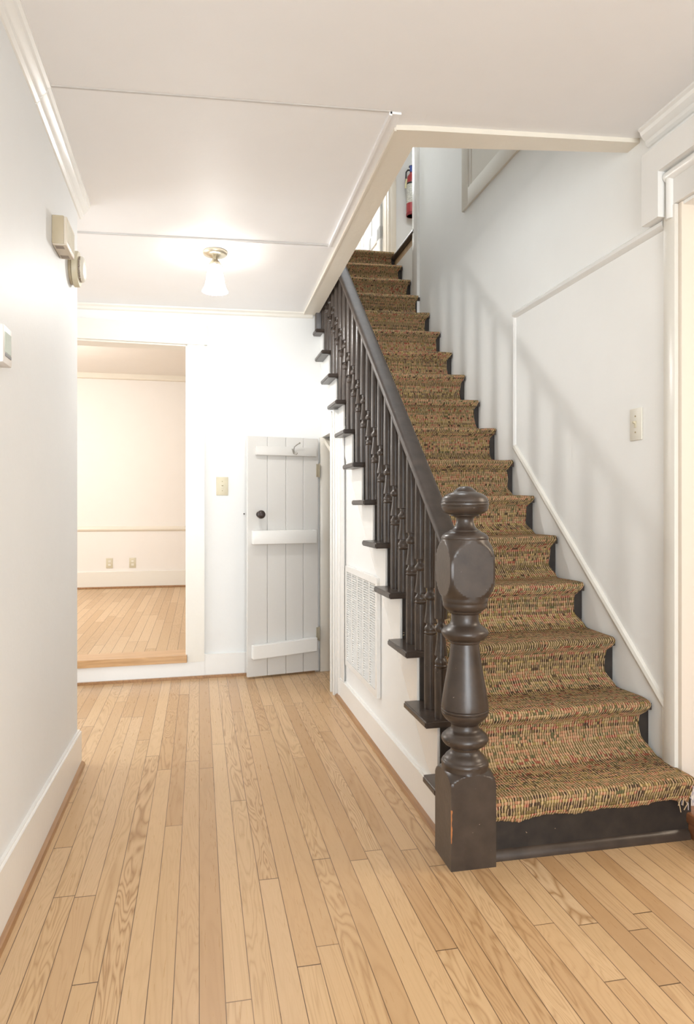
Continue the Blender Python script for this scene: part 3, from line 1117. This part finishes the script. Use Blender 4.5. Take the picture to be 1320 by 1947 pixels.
# ------------------------------------------------------------------ return-air grille
g = thing('air_vent', 'white louvred return-air grille low on the wall under the stairs', 'vent', (XS - 0.008, 3.366, 0.505))
HW, HH = 0.345, 0.27
b = B()
fr = 0.030
for (ya, yb_, za, zb) in ((-HW, HW, HH - fr, HH), (-HW, HW, -HH, -HH + fr), (-HW, -HW + fr, -HH + fr, HH - fr), (HW - fr, HW, -HH + fr, HH - fr)):
    box(b, -0.012, 0.0065, ya, yb_, za, zb)
obj('frame', b, M['white_trim'], g, 40)
b = B()
nsl = 40
ih = HH - fr
for i in range(nsl):
    z = -ih + 2 * ih * (i + 0.5) / nsl
    prism(b, [(-0.0095, z - 0.0034), (-0.0082, z - 0.0047), (0.003, z + 0.0020), (0.0015, z + 0.0034)], 'y', -HW + fr, HW - fr)
for i in range(1, 5):
    y = -HW + fr + (2 * HW - 2 * fr) * i / 5
    box(b, -0.0095, 0.004, y - 0.007, y + 0.007, -ih, ih)
obj('louvre_panel', b, M['white_trim'], g)
b = B()
box(b, 0.0045, 0.007, -HW + fr, HW - fr, -ih, ih)
obj('duct_back', b, M['hole'], g)

# ------------------------------------------------------------------ plank cupboard door
hx, hy, fx_, fy_ = 0.772, 4.535, 0.298, 4.436
ang = math.atan2(hy - fy_, hx - fx_)
Ld = math.hypot(hx - fx_, hy - fy_)
pd = thing('plank_door', 'low white plank door with three battens open against the back wall', 'door', (fx_, fy_, 0.012), ang)
b = B()
wds = [0.0, 0.132, 0.258, 0.378, Ld]
for i in range(4):
    box(b, wds[i] + 0.0008, wds[i + 1] - 0.0008, 0.0, 0.024, 0.0, 1.533, 0.0022, 1)
box(b, 0.002, Ld - 0.002, 0.006, 0.022, 0.002, 1.53)
obj('planks', b, M['door_paint'], pd, 40)
b = B()
box(b, 0.052, Ld - 0.022, -0.027, 0.001, 1.412, 1.470, 0.003)
bt = obj('batten', b, M['door_paint'], pd, 40)
b = B()
tube(b, [(0.300, -0.028, 1.428), (0.300, -0.040, 1.436), (0.296, -0.044, 1.450), (0.298, -0.050, 1.468), (0.312, -0.058, 1.482), (0.326, -0.066, 1.492)], 0.0032, 8)
ball(b, (0.328, -0.067, 1.493), 0.0055)
tube(b, [(0.300, -0.040, 1.436), (0.302, -0.042, 1.424), (0.311, -0.056, 1.420), (0.316, -0.060, 1.430)], 0.003, 8)
tube(b, [(0.290, -0.0285, 1.458), (0.300, -0.0285, 1.428), (0.306, -0.0285, 1.425)], 0.003, 8)
obj('coat_hook', b, M['steel'], bt, 50)
b = B()
box(b, 0.026, Ld - 0.026, -0.044, 0.001, 0.845, 0.932, 0.004)
obj('batten', b, M['white_trim'], pd, 40)
b = B()
hexa(b, [(0.026, -0.044, 0.118), (Ld - 0.024, -0.044, 0.138), (Ld - 0.024, 0.001, 0.138), (0.026, 0.001, 0.118)],
     [(0.026, -0.044, 0.205), (Ld - 0.024, -0.044, 0.226), (Ld - 0.024, 0.001, 0.226), (0.026, 0.001, 0.205)])
bmesh.ops.bevel(b, geom=b.edges[:], offset=0.003, segments=2, affect='EDGES')
obj('batten', b, M['white_trim'], pd, 40)
b = B()
tube(b, [(0.078, 0.0, 1.034), (0.078, -0.006, 1.034)], 0.020, 20)
tube(b, [(0.078, 0.0, 1.034), (0.078, -0.035, 1.034)], 0.009, 12)
ball(b, (0.078, -0.046, 1.034), 0.027, (1, 0.85, 1))
obj('knob', b, M['iron'], pd, 50)
for z in (1.28, 0.20):
    b = B()
    box(b, Ld - 0.016, Ld + 0.010, -0.004, 0.002, z, z + 0.085, 0.001)
    tube(b, [(Ld + 0.004, -0.007, z - 0.004), (Ld + 0.004, -0.007, z + 0.089)], 0.005, 8)
    obj('hinge', b, M['old_hinge'], pd, 40)

# ------------------------------------------------------------------ small fittings
def switch_plate(name, label, loc, rotz, mat, w=0.076, h=0.118):
    """faces local -y"""
    t = thing(name, label, 'light switch', loc, rotz)
    bb = B()
    box(bb, -w / 2, w / 2, -0.006, 0.0, -h / 2, h / 2, 0.0025)
    obj('plate', bb, mat, t, 40)
    bb = B()
    box(bb, -0.006, 0.006, -0.0085, -0.005, -0.013, 0.013, 0.001)
    prism(bb, [(-0.006, -0.001), (-0.018, 0.006), (-0.016, 0.012), (-0.006, 0.009)], 'x', -0.0042, 0.0042)
    obj('toggle', bb, M['ivory'], t)
    for z in (-0.03, 0.03):
        bb = B()
        tube(bb, [(0, -0.0055, z), (0, -0.0075, z)], 0.0032, 10)
        obj('screw', bb, M['brass'], t)
    return t


switch_plate('light_switch', 'ivory toggle light switch beside the doorway on the back wall', (0.145, YB(0.145), 1.228), math.atan(0.04), M['ivory'])
switch_plate('light_switch', 'pale toggle light switch on the right wall above the stairs', (XR, 2.312, 1.405), -PI / 2, M['pale_plastic'], 0.072, 0.120)


def outlet(x, label):
    t = thing('power_outlet', label, 'outlet', (x, 8.40, 0.44), 0, 'outlets in the far room')
    bb = B()
    box(bb, -0.037, 0.037, -0.006, 0.0, -0.058, 0.058, 0.0025)
    obj('plate', bb, M['ivory'], t, 40)
    for z in (-0.02, 0.02):
        bb = B()
        box(bb, -0.015, 0.015, -0.008, -0.005, z - 0.013, z + 0.013, 0.004)
        r_ = obj('socket', bb, M['pale_plastic'], t, 40)
    return t


outlet(-1.013, 'left of the two ivory wall outlets in the far room')
outlet(-0.757, 'right of the two ivory wall outlets in the far room')

b = B()
box(b, -0.035, 0.035, -0.022, 0.0, -0.055, 0.055, 0.004)
box(b, -0.012, 0.012, -0.028, -0.021, -0.02, 0.02, 0.003)
o = tag(obj('junction_box', b, M['white_trim'], None, 40), 'small white electrical box inside the cupboard under the stairs', 'electrical box')
o.location = (0.905, 4.592, 1.02)

b = B()
tube(b, [(0, 0.004, 0), (0, -0.012, -0.002)], 0.0045, 8)
o = tag(obj('nail', b, M['iron'], None, 40), 'small dark nail in the back wall beside the plank door', 'nail')
o.location = (0.285, YB(0.285), 1.050)

# thermostat
t = thing('thermostat', 'white rectangular thermostat with grey screen at the left edge', 'thermostat', (XL, 1.901, 1.505))
b = B()
box(b, 0.0, 0.030, -0.042, 0.042, -0.048, 0.048, 0.004)
obj('body', b, M['thermo'], t, 40)
b = B()
box(b, 0.0290, 0.0312, -0.028, 0.030, -0.020, 0.032, 0.001)
obj('screen', b, M['lcd'], t)
b = B()
box(b, 0.0290, 0.0315, -0.026, 0.030, -0.030, -0.021, 0.001)
obj('button_strip', b, M['slate'], t)

# boxy chime
t = thing('chime_box', 'beige boxy chime with ribbed front high on the left wall', 'door chime', (XL, 2.667, 2.070))
b = B()
box(b, 0.0, 0.040, -0.078, 0.078, -0.050, 0.050, 0.003)
obj('housing', b, M['beige'], t, 40)
b = B()
box(b, 0.0395, 0.050, -0.078, 0.074, -0.050, 0.046, 0.002)
cover = obj('front_cover', b, M['beige_light'], t, 40)
b = B()
for i in range(9):
    y = -0.066 + i * 0.0158
    pts = [(0.0505, y + 0.002 * math.sin(j * 1.3), -0.040 + j * 0.0125) for j in range(7)]
    tube(b, pts, 0.0024, 6)
obj('ribs', b, M['pale_plastic'], cover, 50)
b = B()
box(b, 0.002, 0.049, -0.076, 0.074, -0.0535, -0.0495, 0.001)
pl = obj('base_plate', b, M['beige_light'], t, 40)
b = B()
box(b, 0.008, 0.036, -0.064, -0.036, -0.0545, -0.053)
obj('sound_slot', b, M['beige_dark'], pl)
b = B()
box(b, 0.008, 0.036, 0.034, 0.064, -0.0545, -0.053)
obj('sound_slot', b, M['beige_dark'], pl)

# smoke detector, axis along +x
t = thing('smoke_detector', 'round cream smoke detector on the left wall beyond the chime', 'smoke detector', (XL, 2.952, 2.050))


def xlathe(bm, prof, seg=40):
    m0 = len(bm.verts)
    lathe(bm, prof, seg)
    bmesh.ops.rotate(bm, verts=bm.verts[:], cent=(0, 0, 0), matrix=Matrix.Rotation(PI / 2, 3, 'Y'))


b = B()
xlathe(b, [(0.060, 0.0), (0.062, 0.004), (0.062, 0.010), (0.058, 0.012)])
obj('mounting_base', b, M['beige'], t, 40)
b = B()
xlathe(b, [(0.066, 0.012), (0.070, 0.014), (0.070, 0.030), (0.067, 0.035), (0.048, 0.036)])
obj('body', b, M['ivory'], t, 40)
b = B()
xlathe(b, [(0.046, 0.036), (0.046, 0.042)])
for i in range(12):
    a = 2 * PI * i / 12
    tube(b, [(0.034, 0.047 * math.cos(a), 0.047 * math.sin(a)), (0.044, 0.047 * math.cos(a), 0.047 * math.sin(a))], 0.004, 6)
obj('vent_ring', b, M['beige_dark'], t, 40)
b = B()
xlathe(b, [(0.050, 0.042), (0.051, 0.046), (0.047, 0.052), (0.035, 0.056), (0.012, 0.057)])
obj('cap', b, M['pale_plastic'], t, 40)

# ceiling lamp
lx, ly = 0.079, 3.60
lz = zc_back(lx, ly) - 0.005
lamp = thing('ceiling_lamp', 'lit bell shaped glass ceiling lamp on a round nickel canopy', 'ceiling lamp', (lx, ly, lz))
b = B()
lathe(b, [(0.016, -0.034), (0.020, -0.032), (0.030, -0.026), (0.040, -0.024), (0.052, -0.021), (0.060, -0.016), (0.062, -0.008), (0.061, 0.0)], 40)
obj('canopy', b, M['nickel'], lamp, 50)
b = B()
lathe(b, [(0.031, -0.072), (0.032, -0.066), (0.026, -0.054), (0.016, -0.046), (0.013, -0.036), (0.013, -0.028)], 28)
for a in (0.4, 2.5, 4.6):
    tube(b, [(0.026 * math.cos(a), 0.026 * math.sin(a), -0.069), (0.041 * math.cos(a), 0.041 * math.sin(a), -0.069)], 0.003, 6)
fit = obj('fitter', b, M['nickel'], lamp, 50)
b = B()
sh = [(0.028, -0.064), (0.032, -0.074), (0.037, -0.090), (0.041, -0.115), (0.045, -0.145), (0.050, -0.168), (0.056, -0.187), (0.064, -0.200), (0.0655, -0.204)]
inner = [(r - 0.003, z) for r, z in sh]
bb = B()
seg = 40
rings = []
for r, z in sh + inner[::-1]:
    rings.append([bb.verts.new((r * math.cos(2 * PI * i / seg), r * math.sin(2 * PI * i / seg), z)) for i in range(seg)])
for q in range(len(rings) - 1):
    for i in range(seg):
        j = (i + 1) % seg
        bb.faces.new((rings[q][i], rings[q][j], rings[q + 1][j], rings[q + 1][i]))
b.free()
obj('glass_shade', bb, M['glow'], lamp, 60)
bd = bpy.data.lights.new('bulb_light', 'POINT')
bd.energy = 12.5
bd.shadow_soft_size = 0.035
bd.color = (1.0, 0.985, 0.965)
bo = bpy.data.objects.new('bulb_light', bd)
COL.objects.link(bo)
bo.location = (lx, ly, lz - 0.208)

# fire extinguisher on the upstairs wall
fe = thing('fire_extinguisher', 'red fire extinguisher with white label hanging on the upstairs wall', 'fire extinguisher', (2.165, UY - 0.075, 4.115))
b = B()
lathe(b, [(0.050, 0.0), (0.056, 0.006), (0.058, 0.02), (0.058, 0.35), (0.054, 0.385), (0.044, 0.415), (0.028, 0.435), (0.022, 0.445), (0.022, 0.46)], 36)
obj('cylinder', b, M['red'], fe, 40)
b = B()
lathe(b, [(0.058, 0.0), (0.0605, 0.004), (0.0605, 0.024), (0.058, 0.03)], 36)
obj('base_ring', b, M['deep_red'], fe, 40)
b = B()
lathe(b, [(0.0582, 0.125), (0.0590, 0.127), (0.0590, 0.335), (0.0582, 0.337)], 36)
obj('label_sleeve', b, M['label'], fe, 40)
b = B()
lathe(b, [(0.0590, 0.318), (0.0612, 0.320), (0.0612, 0.334), (0.0590, 0.336)], 36)
box(b, -0.02, 0.02, 0.05, 0.0745, 0.315, 0.337)
obj('strap', b, M['black'], fe, 40)
b = B()
box(b, -0.018, 0.018, -0.02, 0.02, 0.458, 0.492, 0.004)
prism(b, [(-0.018, 0.49), (0.05, 0.505), (0.05, 0.515), (-0.018, 0.50)], 'y', -0.012, 0.012)
prism(b, [(-0.03, 0.505), (0.05, 0.535), (0.05, 0.545), (-0.03, 0.52)], 'y', -0.012, 0.012)
tube(b, [(-0.015, 0, 0.475), (-0.045, 0, 0.475), (-0.062, 0, 0.45), (-0.066, 0, 0.36), (-0.066, 0, 0.30)], 0.008, 10)
obj('valve_head', b, M['black'], fe, 40)
b = B()
box(b, -0.030, 0.012, -0.026, -0.021, 0.450, 0.515, 0.003)
obj('blue_tag', b, M['blue'], fe)
b = B()
hexa(b, [(-0.088, -0.03, 0.27), (-0.070, -0.03, 0.27), (-0.070, -0.028, 0.27), (-0.088, -0.028, 0.27)],
     [(-0.076, -0.03, 0.37), (-0.058, -0.03, 0.37), (-0.058, -0.028, 0.37), (-0.076, -0.028, 0.37)])
obj('paper_tag', b, M['yellow'], fe)
